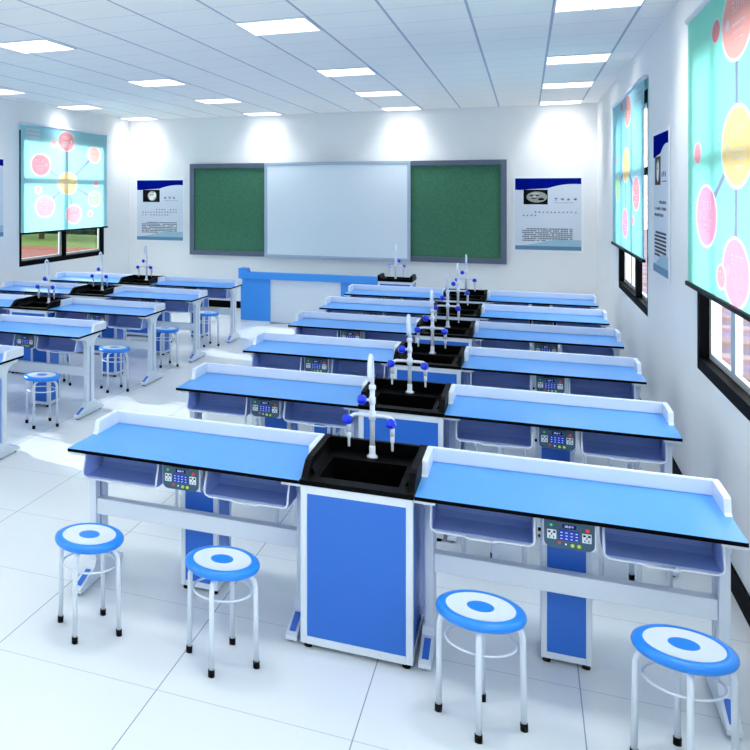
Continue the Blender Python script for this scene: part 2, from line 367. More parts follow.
blind('roller_blind', XR-0.035, 3.75, 6.947, 1.487, 3.20, 'right', CY_B, 'large mint roller blind cut off by the right edge of the picture', bubs_r(MAUVE), small_r)

# ------------------------------------------------------------------ posters
def poster(x, y, z, w, h, rz, label, seed, kind):
    rnd = random.Random(seed)
    mb = MB(); b = 0.022*w/0.9
    mb.box(-b*1.6, w+b*1.6, 0, 0.006, -b*1.6, h+b*1.6, 0)                # rim sheet, front face at local y=0
    e1, e2, e3, e4 = -0.0012, -0.002, -0.0028, -0.0036
    mb.box(0, w, e1, 0, 0, h, 1)
    wave = [(0, h), (w, h), (w, h*0.915)]+[(w*(1-t/12*0.5), h*(0.915+0.01*math.sin(t/12*math.pi)-0.055*(t/12)**2)) for t in range(1, 13)]+[(w*0.35, h*0.852), (w*0.2, h*0.845), (w*0.08, h*0.835), (0, h*0.84)]
    mb.prism(wave, 'y', e2, e1, 2)
    hill = [(0, h*0.02), (w, h*0.02), (w, h*0.145)]+[(w*(1-t/10), h*(0.135+0.03*math.sin(t/10*math.pi*1.6)-0.05*t/10)) for t in range(1, 11)]
    mb.prism(hill, 'y', e2, e1, 3)
    mb.box(0, w, e3, e2, 0, h*0.055, 4)
    # portrait on black
    x0, x1, z0, z1 = w*0.13, w*0.5, h*0.635, h*0.84
    mb.box(x0, x1, e3, e1, z0, z1, 5)
    cx, cz, rx, rz_ = (x0+x1)/2, (z0+z1)/2+0.01, w*0.085, h*0.075
    if kind: rx, rz_ = w*0.14, h*0.07
    mb.prism([(cx+1.15*rx*math.cos(a)+0.02*w, cz-0.12*rz_+1.1*rz_*math.sin(a)) for a in [2*math.pi*i/18 for i in range(18)]], 'y', e4, e3, 7)
    mb.prism([(cx+0.85*rx*math.cos(a), cz+0.72*rz_*math.sin(a)) for a in [2*math.pi*i/18 for i in range(18)]], 'y', e4-0.0006, e4, 6 if not kind else 7)
    def ov(ox, oz, ax, az, mi): mb.prism([(cx+ox*rx+ax*rx*math.cos(a), cz+oz*rz_+az*rz_*math.sin(a)) for a in [2*math.pi*i/12 for i in range(12)]], 'y', e4-0.0012, e4-0.0006, mi)
    if kind: ov(-0.45, 0.15, 0.22, 0.12, 5); ov(0.2, 0.2, 0.2, 0.1, 5); ov(-0.15, -0.4, 0.3, 0.1, 5); ov(0.6, -0.55, 0.35, 0.25, 5); ov(0.0, 0.62, 0.5, 0.1, 6); ov(-0.12, -0.05, 0.1, 0.22, 6)
    else: ov(0.15, -0.55, 0.7, 0.55, 0); ov(-0.3, 0.15, 0.12, 0.07, 5); ov(0.25, 0.15, 0.12, 0.07, 5); ov(-0.05, -0.05, 0.08, 0.16, 7); ov(0.9, 0.1, 0.3, 0.7, 0)
    # character-like marks: title, heading rows, body rows
    def glyph(gx, gz, s, mi):
        for _ in range(3): q = rnd.uniform(0, 0.75)*s; mb.box(gx, gx+s*rnd.uniform(.6, .95), e4, e1, gz+q, gz+q+s*0.13, mi)
        for _ in range(2): q = rnd.uniform(0, 0.8)*s; mb.box(gx+q, gx+q+s*0.14, e4, e1, gz, gz+s*rnd.uniform(.6, 1), mi)
    for i in range(4 if kind else 3): glyph(w*(0.60+0.095*i), h*0.69, w*0.05, 9)
    for i in range(10): mb.box(w*(0.6+0.03*i), w*(0.62+0.03*i), e4, e1, h*0.655, h*0.662, 10)
    rows = [(0.50, 5, 13), (0.455, 0, 13), (0.41, 0, 10)] if not kind else [(0.515, 3, 14), (0.47, 0, 4)]
    for (zz, s, n) in rows:
        for i in range(s, n):
            if rnd.random() < 0.93: glyph(w*(0.12+0.06*i), h*zz, w*0.030, 8)
    for r_ in range(7):
        i0 = 3 if r_ == 0 else 0; i1 = 34 if r_ < 6 else 16
        for i in range(i0, i1):
            if rnd.random() < 0.9: mb.box(w*(0.11+0.0225*i), w*(0.125+0.0225*i), e4, e1, h*(0.285-0.027*r_), h*(0.30-0.027*r_), 8)
    o = mb.build('wall_poster', [M['paper_rim'], M['paper'], M['p_navy'], M['p_teal'], M['p_slate'], M['black'], M['skin'], M['grey_hair'], M['ink'], M['ink_blue'], M['ink_grey']], None, (x, y, z), fix=False)
    o.rotation_euler = (0, 0, rz); tag(o, label, 'poster', 'portrait posters on the walls'); return o
poster(-6.63, YB-0.009, 1.19, 0.92, 1.12, 0, 'blue-headed poster of a white-bearded portrait, left of the chalkboard', 1, 0)
poster(-0.155, YB-0.009, 1.185, 0.92, 1.12, 0, 'blue-headed poster of a grey stone-like face, right of the chalkboard', 2, 1)
poster(XR-0.009, 8.93, 1.43, 0.88, 1.13, -math.pi/2, 'blue-headed poster on the right wall between two roller blinds', 3, 0)
poster(XL+0.009, 10.27, 1.45, 0.88, 1.11, math.pi/2, 'blue-headed poster on the left wall, cut off by the left edge', 4, 0)

# ------------------------------------------------------------------ board
bd = empty('chalkboard', (-2.915, YB, 0.945)); tag(bd, 'wide sliding board, white panel between two green chalkboard halves, on the back wall', 'board')
W2, BHt = 2.64, 1.66
MB().box(-W2+0.03, -1.20, -0.05, -0.001, 0.03, BHt-0.03).build('green_panel', M['green'], bd)
MB().box(1.17, W2-0.03, -0.05, -0.001, 0.03, BHt-0.03).build('green_panel', M['green'], bd)
fr = MB()
fr.bbox(-W2, W2, -0.085, -0.001, 0, 0.085, 0.006); fr.bbox(-W2, W2, -0.085, -0.001, BHt-0.085, BHt, 0.006)
fr.bbox(-W2, -W2+0.085, -0.085, -0.001, 0.08, BHt-0.08, 0.006); fr.bbox(W2-0.085, W2, -0.085, -0.001, 0.08, BHt-0.08, 0.006)
fr.build('frame', M['board_frame'], bd)
MB().box(-1.21, 1.18, -0.12, -0.09, 0.03, BHt-0.03).build('white_panel', M['whiteboard'], bd)
wf = MB(); a, b, y0, y1 = -1.235, 1.205, -0.13, -0.087
wf.bbox(a, b, y0, y1, 0.0, 0.05, 0.004); wf.bbox(a, b, y0, y1, BHt-0.05, BHt, 0.004); wf.bbox(a, a+0.05, y0, y1, 0.048, BHt-0.048, 0.004); wf.bbox(b-0.05, b, y0, y1, 0.048, BHt-0.048, 0.004)
wf.build('white_panel_frame', M['wb_frame'], bd)

# ------------------------------------------------------------------ ceiling lights
LAMP_W = 7.8
rowsY = [(0.9, 'above the camera'), (4.0, 'just above the picture'), (7.0, 'nearest'), (10.1, 'second'), (12.58, 'third'), (15.06, 'farthest')]  # first two rows are out of view, added to light the room
colsX = [(-6.71, 'first'), (-4.40, 'second'), (-2.105, 'third'), (0.185, 'rightmost')]
lp = None
for (yy, rn) in rowsY:
    for (xx, cn) in colsX:
        if lp is None:
            o = lp = empty('ceiling_light')
            fm = MB(); w, h, t = 0.57, 0.62, 0.012
            fm.box(0, w, 0, t, -0.012, -0.001); fm.box(0, w, h-t, h, -0.012, -0.001); fm.box(0, t, t, h-t, -0.012, -0.001); fm.box(w-t, w, t, h-t, -0.012, -0.001)
            fm.build('frame', M['white'], lp, fix=False); MB().box(t, w-t, t, h-t, -0.009, -0.002).build('diffuser', M['diffuser'], lp, fix=False)
            al = bpy.data.lights.new('lamp', 'AREA'); al.shape = 'RECTANGLE'; al.size = 0.50; al.size_y = 0.50; al.energy = LAMP_W; al.spread = math.radians(108); al.color = (1.0, 0.99, 0.975)
            ao = bpy.data.objects.new('lamp', al); COL.objects.link(ao); ao.parent = lp; ao.location = (w/2, h/2, -0.0125)
        else: o = copy_tree(lp)
        o.location = (xx, yy, HC)
        place = {'first': 'in the column along the left wall', 'second': 'in the second column from left wall', 'third': 'in the column left of the picture centre', 'rightmost': 'in the rightmost column'}[cn]
        if rn in ('nearest', 'second', 'third', 'farthest'):
            lab = {'nearest': 'nearest', 'second': 'second nearest', 'third': 'third nearest', 'farthest': 'farthest'}[rn]+' square ceiling light panel '+place
        else: lab = 'added unseen square ceiling light panel '+rn+', '+place.replace('in the ', '')
        tag(o, lab, 'ceiling light', 'square light panels in the tiled ceiling')

# ------------------------------------------------------------------ lab desk
T = 0.765; HW = 0.597; DP = 0.60
def make_desk():
    r = empty('lab_desk')
    tp = MB(); tp.box(-HW, HW, 0, DP, T-0.017, T-0.0012, 0); tp.box(-HW+0.001, HW-0.001, 0.001, DP-0.001, T-0.0012, T, 1)
    tp.build('tabletop', [M['edge'], M['top_blue']], r, fix=False)
    g = MB(); gh = 0.07; t = 0.026
    # U-shaped guard: back wall and two short side walls, thickness t
    g.bbox(-HW, HW, DP-t, DP+0.004, T+0.0005, T+gh, 0.006)
    for s in (-1, 1):
        x0, x1 = (-HW, -HW+t) if s < 0 else (HW-t, HW)
        g.prism([(0.315, T+0.0005), (DP-t+0.008, T+0.0005), (DP-t+0.008, T+gh-0.001), (0.345, T+gh-0.001), (0.333, T+gh-0.006)], 'x', x0, x1)
        g.prism([(0.30, T+0.0005), (0.32, T+0.0005), (0.32, T+0.012)], 'x', x0, x1)
    g.build('splash_guard', M['guard'], r)
    for s in (-1, 1):
        cx = s*(HW-0.040)
        lg = MB(); o_, i_ = cx-0.02, cx+0.02
        # column: two rails with a groove between them
        lg.bbox(o_, i_, 0.215, 0.275, 0.06, 0.66, 0.006); lg.bbox(o_, i_, 0.305, 0.375, 0.06, 0.66, 0.006); lg.box(o_+0.012, i_-0.012, 0.27, 0.31, 0.06, 0.66)
        # bracket under the worktop, curved
        pts = [(0.03, T-0.019), (0.03, T-0.038)]+[(0.09+0.125*math.sin(a), T-0.042-0.075*(1-math.cos(a))) for a in [math.pi/2*i/7 for i in range(1, 8)]]
        pts += [(0.375+0.145*(1-math.sin(a)), T-0.042-0.075*(1-math.cos(a))) for a in [math.pi/2*(7-i)/7 for i in range(0, 8)]]+[(0.54, T-0.019)]
        lg.prism(pts, 'x', o_-0.003, i_+0.003)
        lg.bbox(cx-0.045, cx+0.045, 0.012, 0.06, T-0.032, T-0.018, 0.003)
        # foot
        lg.prism([(0.02, 0.014), (0.56, 0.014), (0.56, 0.034), (0.545, 0.042), (0.40, 0.085), (0.385, 0.12), (0.205, 0.12), (0.185, 0.088), (0.035, 0.042), (0.02, 0.034)], 'x', cx-0.026, cx+0.026)
        L_ = lg.build('leg', M['white'], r)
        MB().box(cx-0.006, cx+0.006, 0.272, 0.308, 0.12, 0.655).build('groove_strip', M['blue'], L_) if False else None
        gs = MB(); gs.box(o_+0.0105, i_-0.0105, 0.276, 0.304, 0.125, 0.63); gs.build('groove_strip', M['blue'], L_)
        for (ya, za, yb, zb) in ((0.045, 0.0455, 0.165, 0.0825), (0.425, 0.078, 0.53, 0.047)):
            ins = MB(); ins.prism([(ya, za-0.003), (yb, zb-0.003), (yb, zb+0.0028), (ya, za+0.0028)], 'x', cx-0.014, cx+0.014); ins.build('foot_inlay', M['blue'], L_)
        for y in (0.06, 0.52):
            MB().lathe([(0.016, 0), (0.018, 0.004), (0.013, 0.015)], (cx, y, 0), 14).build('foot_pad', M['black'], L_)
    bm_ = MB(); bm_.bbox(-HW+0.061, HW-0.061, 0.225, 0.285, 0.362, 0.448, 0.005); bm_.build('stretcher', M['white'], r)
    # book trays with an open front
    prof = [(0.085, T-0.02), (0.085, 0.70), (0.070, 0.672), (0.058, 0.645), (0.056, 0.628), (0.064, 0.612), (0.085, 0.605), (0.27, 0.605), (0.295, 0.63), (0.31, T-0.02)]
    for cx in (-0.332, 0.328):
        b_ = MB(); hw = 0.20
        for s in (-1, 1): b_.prism(prof, 'x', cx+s*hw-0.003, cx+s*hw+0.003)
        b_.prism([(0.064, 0.609), (0.085, 0.603), (0.27, 0.603), (0.297, 0.628), (0.312, T-0.02), (0.306, T-0.02), (0.292, 0.631), (0.268, 0.609), (0.087, 0.609), (0.068, 0.616)], 'x', cx-hw+0.003, cx+hw-0.003)
        B_ = b_.build('book_tray', M['bin'], r)
        rm = MB(); e = hw+0.004
        path = [(cx-e, y, z) for y, z in prof[:5]]+[(cx-e+0.006, 0.060, 0.614), (cx-e+0.022, 0.064, 0.604)]
        path += [(cx-0.07, 0.064, 0.603), (cx-0.05, 0.060, 0.598), (cx+0.05, 0.060, 0.598), (cx+0.07, 0.064, 0.603)]
        path += [(2*cx-p[0], p[1], p[2]) for p in path[6::-1]]
        rm.tube(path, 0.0048, 8); rm.build('tray_rim', M['guard'], B_)
    # pedestal
    p = MB(); x0, x1, y0, y1, zt = -0.10, 0.10, 0.34, 0.586, T-0.019; k = 0.024
    for (xa, xb) in ((x0, x0+k), (x1-k, x1)):
        for (ya, yb) in ((y0, y0+k+0.006), (y1-k, y1)): p.bbox(xa, xb, ya, yb, 0.022, zt, 0.004)
    for zz in ((0.022, 0.05), (zt-0.025, zt)):
        p.box(x0+0.004, x1-0.004, y0+0.003, y0+k, *zz); p.box(x0+0.004, x1-0.004, y1-k, y1-0.003, *zz); p.box(x0+0.002, x0+k, y0+k, y1-k, *zz); p.box(x1-k, x1-0.002, y0+k, y1-k, *zz)
    p.box(x0+k, x1-k, y0+k, y1-k, 0.024, 0.034)
    P_ = p.build('pedestal', M['white'], r)
    q = MB(); q.box(x0+k, x1-k, y0+0.005, y0+0.012, 0.05, zt-0.025); q.box(x0+k, x1-k, y1-0.012, y1-0.005, 0.05, zt-0.025)
    q.box(x0+0.005, x0+0.012, y0+k+0.006, y1-k, 0.05, zt-0.025); q.box(x1-0.012, x1-0.005, y0+k+0.006, y1-k, 0.05, zt-0.025)
    q.build('pedestal_panel', M['blue'], P_)
    for xx in (x0+0.022, x1-0.022):
        for yy in (y0+0.025, y1-0.025): MB().lathe([(0.016, 0), (0.017, 0.006), (0.010, 0.022)], (xx, yy, 0), 12).build('pedestal_foot', M['black'], P_)
    lk_ = MB(); lk_.tube([(x0-0.012, 0.352, 0.585), (x0+0.002, 0.352, 0.585)], 0.008, 10); lk_.build('pedestal_lock', M['black'], P_)
    # power unit: white housing with a dark control plate
    h_ = MB(); h_.prism([(0.068, T-0.02), (0.068, 0.628), (0.085, 0.612), (0.13, 0.612), (0.336, 0.655), (0.336, T-0.02)], 'x', -0.098, 0.098)
    H_ = h_.build('power_unit', M['guard'], r)
    pl = MB(); c = 0.028; wd = 0.0925; z0, z1 = 0.617, T-0.021
    arc = lambda sx: [(sx*(wd-c)+sx*c*math.sin(a), z0+c-c*math.cos(a)) for a in [math.pi/2*i/6 for i in range(7)]]
    ring = arc(1)+[(wd, z1), (-wd, z1)]+arc(-1)[::-1]
    pl.prism(ring, 'y', 0.060, 0.069); pl.build('control_plate', M['plate'], H_)
    yF = 0.060
    def face(name, mb, m): return mb.build(name, m, H_)
    for sx in (-1, 1):
        s_ = MB(); cx, cz = sx*0.064, 0.672
        s_.bbox(cx-0.017, cx+0.017, yF-0.004, yF, cz-0.019, cz+0.019, 0.0015)
        for (dx, dz, w_, hh) in ((-0.009, 0.010, 0.0045, 0.004), (0.009, 0.010, 0.0045, 0.004), (0, 0.001, 0.0018, 0.005), (-0.007, -0.010, 0.0018, 0.0045), (0.007, -0.010, 0.0018, 0.0045)):
            s_.box(cx+dx-w_, cx+dx+w_, yF-0.0046, yF-0.0038, cz+dz-hh, cz+dz+hh, 1)
        s_.build('socket', [M['white'], M['black']], H_)
    d_ = MB(); d_.box(-0.026, 0.026, yF-0.002, yF, 0.701, 0.718, 0)
    vs, fs = text_mb('00.0 V', 0.0125); d_.add([(v.x, yF-0.0026, 0.7095+v.y) for v in vs], fs, 1)
    d_.build('display', [M['screen'], M['digits']], H_)
    k_ = MB(); k_.box(-0.038, 0.038, yF-0.003, yF, 0.653, 0.695, 0)
    for i in range(4):
        for j in range(3): k_.box(-0.032+0.0185*i, -0.0305+0.0185*i+0.006, yF-0.0036, yF-0.003, 0.658+0.0125*j, 0.6605+0.0125*j, 1)
    k_.build('keypad', [M['keypad'], M['digits']], H_)
    def disc(x, z, r_, nm, m): t_ = MB(); t_.tube([(x, yF, z), (x, yF-0.005, z)], r_, 14); t_.build(nm, m, H_)
    disc(-0.066, 0.710, 0.005, 'indicator_lamp', M['green_led']); disc(0.066, 0.705, 0.0075, 'red_button', M['red_led'])
    disc(-0.036, 0.640, 0.0055, 'red_terminal', M['red_led']); disc(-0.012, 0.637, 0.003, 'small_lamp', M['digits'])
    for x in (0.012, 0.036): disc(x, 0.635, 0.007, 'terminal', M['lime'])
    nm = MB()
    for i in range(9): nm.box(-0.045+0.0103*i, -0.038+0.0103*i, yF-0.0008, yF, 0.7265, 0.7320)
    nm.build('plate_marking', M['black'], H_)
    return r

# ------------------------------------------------------------------ sink cabinet with triple tap
def make_sink(horn=0.0, back=0.004):
    r = empty('sink_cabinet'); w = 0.245; y0, y1, zt = 0.004, 0.59, T-0.020
    c = MB(); k = 0.030
    for (xa, xb) in ((-w, -w+k), (w-k, w)):
        for (ya, yb) in ((y0, y0+k), (y1-k, y1)): c.bbox(xa, xb, ya, yb, 0.022, zt, 0.005)
    for zz in ((0.022, 0.056), (zt-0.036, zt)):
        c.box(-w+k, w-k, y0+0.001, y0+k-0.004, *zz); c.box(-w+k, w-k, y1-k+0.004, y1-0.001, *zz); c.box(-w+0.001, -w+k-0.004, y0+k, y1-k, *zz); c.box(w-k+0.004, w-0.001, y0+k, y1-k, *zz)
    c.box(-w+k, w-k, y0+k, y1-k, 0.024, 0.034)
    c.build('cabinet_frame', M['white'], r)
    MB().box(-w+k, w-k, y0+0.006, y0+0.014, 0.056, zt-0.036).build('door', M['blue'], r)
    MB().box(-w+k, w-k, y1-0.014, y1-0.006, 0.056, zt-0.036).build('back_panel', M['blue'], r)
    for s in (-1, 1):
        xa, xb = sorted((s*(w-0.006), s*(w-0.014))); MB().box(xa, xb, y0+k, y1-k, 0.056, zt-0.036).build('side_panel', M['blue'], r)
        for yy in (y0+0.03, y1-0.03): MB().lathe([(0.018, 0), (0.019, 0.006), (0.011, 0.022)], (s*(w-0.03), yy, 0), 14).build('foot', M['black'], r)
    # moulded sink top with basin
    t = MB(); W = 0.249; gh = 0.072; tw = 0.030; d = T+0.004; bx, ya, yb = 0.175, 0.085, 0.43
    zb = T-0.018
    ox = W-0.0015
    t.box(-ox, ox, 0.0, ya, zb, d); t.box(-ox, ox, yb, DP, zb, d); t.box(-ox, -bx, ya, yb, zb, d); t.box(bx, ox, ya, yb, zb, d)
    zf = T-0.20; q = 0.012
    t.box(-bx-q, -bx, ya-q, yb+q, zf, zb+0.002); t.box(bx, bx+q, ya-q, yb+q, zf, zb+0.002); t.box(-bx, bx, ya-q, ya, zf, zb+0.002); t.box(-bx, bx, yb, yb+q, zf, zb+0.002); t.box(-bx-q, bx+q, ya-q, yb+q, zf-q, zf)
    for s in (-1, 1):
        x0_, x1_ = sorted((s*ox, s*(ox-tw)))
        t.prism([(0.03, d-0.001), (DP, d-0.001), (DP, T+gh+horn), (0.17, T+gh+horn), (0.12, T+gh-0.008+horn*.6), (0.075, T+0.035)], 'x', x0_, x1_)
    t.box(-ox+tw, ox-tw, DP-0.03, DP, d-0.001, T+gh-back)
    t.prism([(-ox+tw, d), (-ox+tw+0.02, d), (-ox+tw, d+0.03)], 'y', 0.12, DP-0.03); t.prism([(ox-tw, d), (ox-tw-0.02, d), (ox-tw, d+0.03)], 'y', 0.12, DP-0.03)
    t.build('sink_top', M['sink'], r, fix=False)
    # tap
    fy = 0.505; f = MB(); fz = d
    f.lathe([(0.026, 0), (0.026, 0.008), (0.018, 0.014), (0.015, 0.022), (0.015, 0.055), (0.0125, 0.06)], (0, fy, fz), 18)
    f.tube([(0, fy, fz+0.05), (0, fy, 1.13)], 0.0125, 14)
    f.lathe([(0.014, 0), (0.018, 0.004), (0.018, 0.040), (0.014, 0.044)], (0, fy, 0.955), 16)
    f.lathe([(0.013, 0), (0.017, 0.003), (0.017, 0.022), (0.013, 0.026)], (0, fy, 1.105), 16)
    f.lathe([(0.014, 0), (0.016, 0.003), (0.016, 0.034), (0.014, 0.036)], (0, fy, 1.035), 16)
    f.tube([(0, fy, 1.12), (0, fy, 1.18), (0, fy-0.006, 1.225), (0, fy-0.026, 1.27), (0, fy-0.052, 1.285), (0, fy-0.078, 1.272), (0, fy-0.092, 1.24), (0, fy-0.094, 1.19), (0, fy-0.094, 1.165)], [0.010]*8+[0.008], 12)
    for s in (-1, 1):
        a_ = [(0, fy, 0.977), (s*0.06, fy, 0.977), (s*0.085, fy-0.004, 0.976), (s*0.10, fy-0.02, 0.970), (s*0.103, fy-0.045, 0.962), (s*0.103, fy-0.075, 0.955)]
        f.tube(a_, 0.0095, 12); f.tube([(s*0.103, fy-0.06, 0.965), (s*0.103, fy-0.06, 0.90)], 0.0115, 12)
    f.tube([(-0.012, fy-0.004, 1.055), (-0.035, fy-0.012, 1.055)], 0.007, 10)
    F_ = f.build('tap', M['guard'], r)
    for s in (-1, 1):
        n_ = MB(); n_.lathe([(0.004, -0.075), (0.006, -0.07), (0.006, -0.035), (0.010, -0.03), (0.010, 0)], (s*0.103, fy-0.06, 0.902), 12); n_.build('nozzle', M['guard'], F_)
    def knob(c, dr):
        k_ = MB(); k_.lathe([(0.010, -0.022), (0.022, -0.016), (0.026, -0.004), (0.024, 0.012), (0.014, 0.021)], (0, 0, 0), 8, smooth=False)
        Mx = Matrix.Translation(c) @ Vector(dr).to_track_quat('Z', 'Y').to_matrix().to_4x4(); k_.xform(Mx); k_.build('knob', M['knob'], F_)
    knob((-0.106, fy-0.092, 0.968), (-0.25, -1, 0.35)); knob((0.100, fy-0.092, 0.968), (-0.25, -1, 0.35)); knob((-0.048, fy-0.016, 1.055), (-1, -0.3, 0.05))
    return r

# ------------------------------------------------------------------ stool
def make_stool():
    r = empty('lab_stool'); h = 0.452; R0 = 0.166
    s = MB()
    prof = [(0.135, h-0.040), (0.152, h-0.038), (0.162, h-0.030), (R0, h-0.019), (0.163, h-0.008), (0.155, h-0.002), (0.143, h+0.0005), (0.130, h), (0.128, h-0.0008), (0.050, h-0.0008), (0.048, h-0.0008), (0.0005, h-0.0008)]
    s.lathe(prof, (0, 0, 0), 48, mis=[0]*8+[1, 0, 0])
    o = s.build('seat', [M['seat_blue'], M['seat_white']], r)
    for i in range(4):
        a = math.pi/2*i; c_, s_ = math.cos(a), math.sin(a)
        pr = [(0.095, h-0.048), (0.115, h-0.050), (0.132, h-0.057), (0.145, h-0.072), (0.151, h-0.095), (0.155, 0.02)]
        lg = MB(); lg.tube([(p*c_, p*s_, z) for p, z in pr], 0.0115, 12); L_ = lg.build('leg', M['white'], r)
        cp = MB(); cp.tube([(0.1548*c_, 0.1548*s_, 0.030), (0.156*c_, 0.156*s_, 0.0)], 0.0145, 12); cp.build('rubber_foot', M['black'], L_)
    rg = MB(); rg.tube([(0.1285*math.cos(2*math.pi*j/40), 0.1285*math.sin(2*math.pi*j/40), 0.318) for j in range(40)], 0.0052, 8, closed=True); rg.build('ring', M['white'], r)
    u = MB(); u.box(-0.10, 0.10, -0.012, 0.012, h-0.0405-0.012, h-0.041); u.box(-0.012, 0.012, -0.10, -0.013, h-0.0525, h-0.041); u.box(-0.012, 0.012, 0.013, 0.10, h-0.0525, h-0.041); u.build('seat_brace', M['white'], r)
    return r

desk0, sink0, stool0 = make_desk(), make_sink(), make_stool()
used = {'d': False, 's': False, 't': False}
def inst(key, proto):
    if not used[key]: used[key] = True; return proto
    return copy_tree(proto)
rown = ['nearest', 'second nearest', 'third nearest', 'fourth nearest', 'fifth nearest', 'farthest']
ROWS = [4.14, 5.74, 7.34, 8.93, 10.43, 12.0]
XG = -4.425
spot = ['at the outer end', 'at the end next to the sink', 'next to the sink on its right half', 'at the right end']
for g, (gx, gname, rows) in enumerate([(0.0, 'right block', range(6)), (XG, 'left block', range(1, 6))]):
    for n, k in enumerate(rows):
        rn = rown[n] if g == 0 else (['nearest', 'second nearest', 'third nearest', 'fourth nearest', 'farthest'][n])
        y = ROWS[k]
        a = inst('d', desk0); a.location = (gx-1.536, y, 0); tag(a, 'blue-topped lab desk left of the sink in the %s row of the %s' % (rn, gname), 'desk', 'lab desks of the %s' % gname)
        b = inst('d', desk0); b.location = (gx+0.160, y, 0); tag(b, 'blue-topped lab desk right of the sink in the %s row of the %s' % (rn, gname), 'desk', 'lab desks of the %s' % gname)
        s = inst('s', sink0); s.location = (gx-0.688, y, 0); tag(s, 'blue sink cabinet with black basin and white tap, %s row of the %s' % (rn, gname), 'sink', 'sink cabinets of the %s' % gname)
        for i, dx in enumerate((-1.536-0.345, -1.536+0.315, 0.160-0.322, 0.160+0.355)):
            t = inst('t', stool0); t.location = (gx+dx, y-0.262+(0.004*((i*7+n*3) % 5-2) if n or g else 0), 0); t.rotation_euler = (0, 0, math.radians((((i*5+n*3) % 7)-3) if n or g else 0))
            which = ['leftmost', 'second from left', 'third from left', 'rightmost'][i]
            tag(t, 'blue-white round stool, %s, %s row of the %s' % (which, rn, gname), 'stool', 'round stools of the %s' % gname)

# ------------------------------------------------------------------ teacher desk
td = empty('teacher_desk', (0, 14.10, 0)); tag(td, 'long blue teacher desk with white middle panel under the board', 'desk')
xl, xm1, xm2, xr = -4.16, -3.66, -2.56, -2.02
MB().box(xl+0.02, xm1, 0.03, 0.62, 0.03, 0.72).build('side_cabinet', M['blue_lt'], td)
MB().box(xm2, xr-0.01, 0.03, 0.62, 0.03, 0.72).build('side_cabinet', M['blue_lt'], td)
MB().box(xm1, xm2, 0.05, 0.07, 0.02, 0.72).build('modesty_panel', M['white'], td)
MB().box(xl+0.01, xm1, 0.02, 0.62, 0.0, 0.03).build('plinth', M['white'], td)
MB().box(xm2, xr-0.01, 0.02, 0.62, 0.0, 0.03).build('plinth', M['white'], td)
w_ = MB(); w_.bbox(xl-0.01, xr, 0, 0.66, 0.72, 0.76, 0.005); w_.build('worktop', M['blue_lt'], td)
c_ = MB(); c_.bbox(xl-0.01, xr, -0.004, 0.03, 0.70, 0.81, 0.005)
c_.prism([(0.0, 0.76), (0.32, 0.76), (0.30, 0.82), (0.24, 0.86), (0.0, 0.86)], 'x', xl-0.01, xl+0.10); c_.build('raised_edge', M['blue_lt'], td)
ts = make_sink(0.0, 0.045); ts.location = (-1.765, 14.70, 0); ts.rotation_euler = (0, 0, math.pi)
tag(ts, 'black-topped sink cabinet with tap at the right end of the teacher desk', 'sink')

# ------------------------------------------------------------------ outside
GZ = -0.40
def band_mat():
    m, N, L, P = new_mat('striped_paving')
    tc = N.new('ShaderNodeTexCoord'); mp = N.new('ShaderNodeMapping'); mp.inputs['Rotation'].default_value = (0, 0, math.radians(4)); L.new(tc.outputs['Object'], mp.inputs[0])
    nz = N.new('ShaderNodeTexNoise'); nz.inputs['Scale'].default_value = 0.5; L.new(mp.outputs[0], nz.inputs['Vector'])
    sp = N.new('ShaderNodeSeparateXYZ'); L.new(mp.outputs[0], sp.inputs[0])
    a = N.new('ShaderNodeMath'); a.operation = 'MULTIPLY_ADD'; L.new(nz.outputs['Fac'], a.inputs[0]); a.inputs[1].default_value = 0.9; L.new(sp.outputs['Y'], a.inputs[2])
    b = N.new('ShaderNodeMath'); b.operation = 'DIVIDE'; b.inputs[1].default_value = 3.6; L.new(a.outputs[0], b.inputs[0])
    c = N.new('ShaderNodeMath'); c.operation = 'FRACT'; L.new(b.outputs[0], c.inputs[0])
    cr = N.new('ShaderNodeValToRGB'); L.new(c.outputs[0], cr.inputs[0]); cr.color_ramp.interpolation = 'CONSTANT'
    cols = [(0, (150,80,90)), (0.18, (200,150,160)), (0.36, (160,135,205)), (0.56, (188,110,125)), (0.72, (225,190,200)), (0.86, (128,100,150))]
    el = cr.color_ramp.elements; el[0].position = 0; el[0].color = srgb(*cols[0][1]); el[1].position = cols[1][0]; el[1].color = srgb(*cols[1][1])
    for p_, q_ in cols[2:]: e = el.new(p_); e.color = srgb(*q_)
    mu = N.new('ShaderNodeMix'); mu.data_type = 'RGBA'; mu.blend_type = 'MULTIPLY'; mu.inputs[0].default_value = 1; L.new(cr.outputs[0], mu.inputs[6]); mu.inputs[7].default_value = (0.2, 0.2, 0.2, 1)
    L.new(mu.outputs[2], P.inputs['Base Color']); P.inputs['Roughness'].default_value = 0.8
    return m
M['band'] = band_mat()
M['grass'] = mat('lawn_grass', srgb(62, 84, 26), 0.9, 0.1, var=0.4, scale=0.8)
M['track'] = mat('red_running_track', srgb(92, 46, 36), 0.85, 0.15, var=0.08, scale=0.5)
M['bounce_ground'] = mat('added_bounce_ground', srgb(226, 224, 218), 0.8, 0.2, var=0.04)  # pale ground added out of view to bounce light up to the ceiling
M['leaf'] = mat('tree_leaves', srgb(34, 50, 28), 0.8, 0.2, var=0.6, scale=1.5)
M['leaf2'] = mat('hedge_leaves', srgb(36, 54, 26), 0.8, 0.2, var=0.5, scale=2.5)
M['bark'] = mat('tree_bark', srgb(70, 62, 52), 0.9, 0.1, var=0.2)
def ground(name, mb, m): o = mb.build(name, m, fix=False); o['kind'] = 'structure'; return o
ground('trim_1', MB().box(-120, XL-TW-0.01, -60, 120, GZ-0.1, GZ), M['grass'])
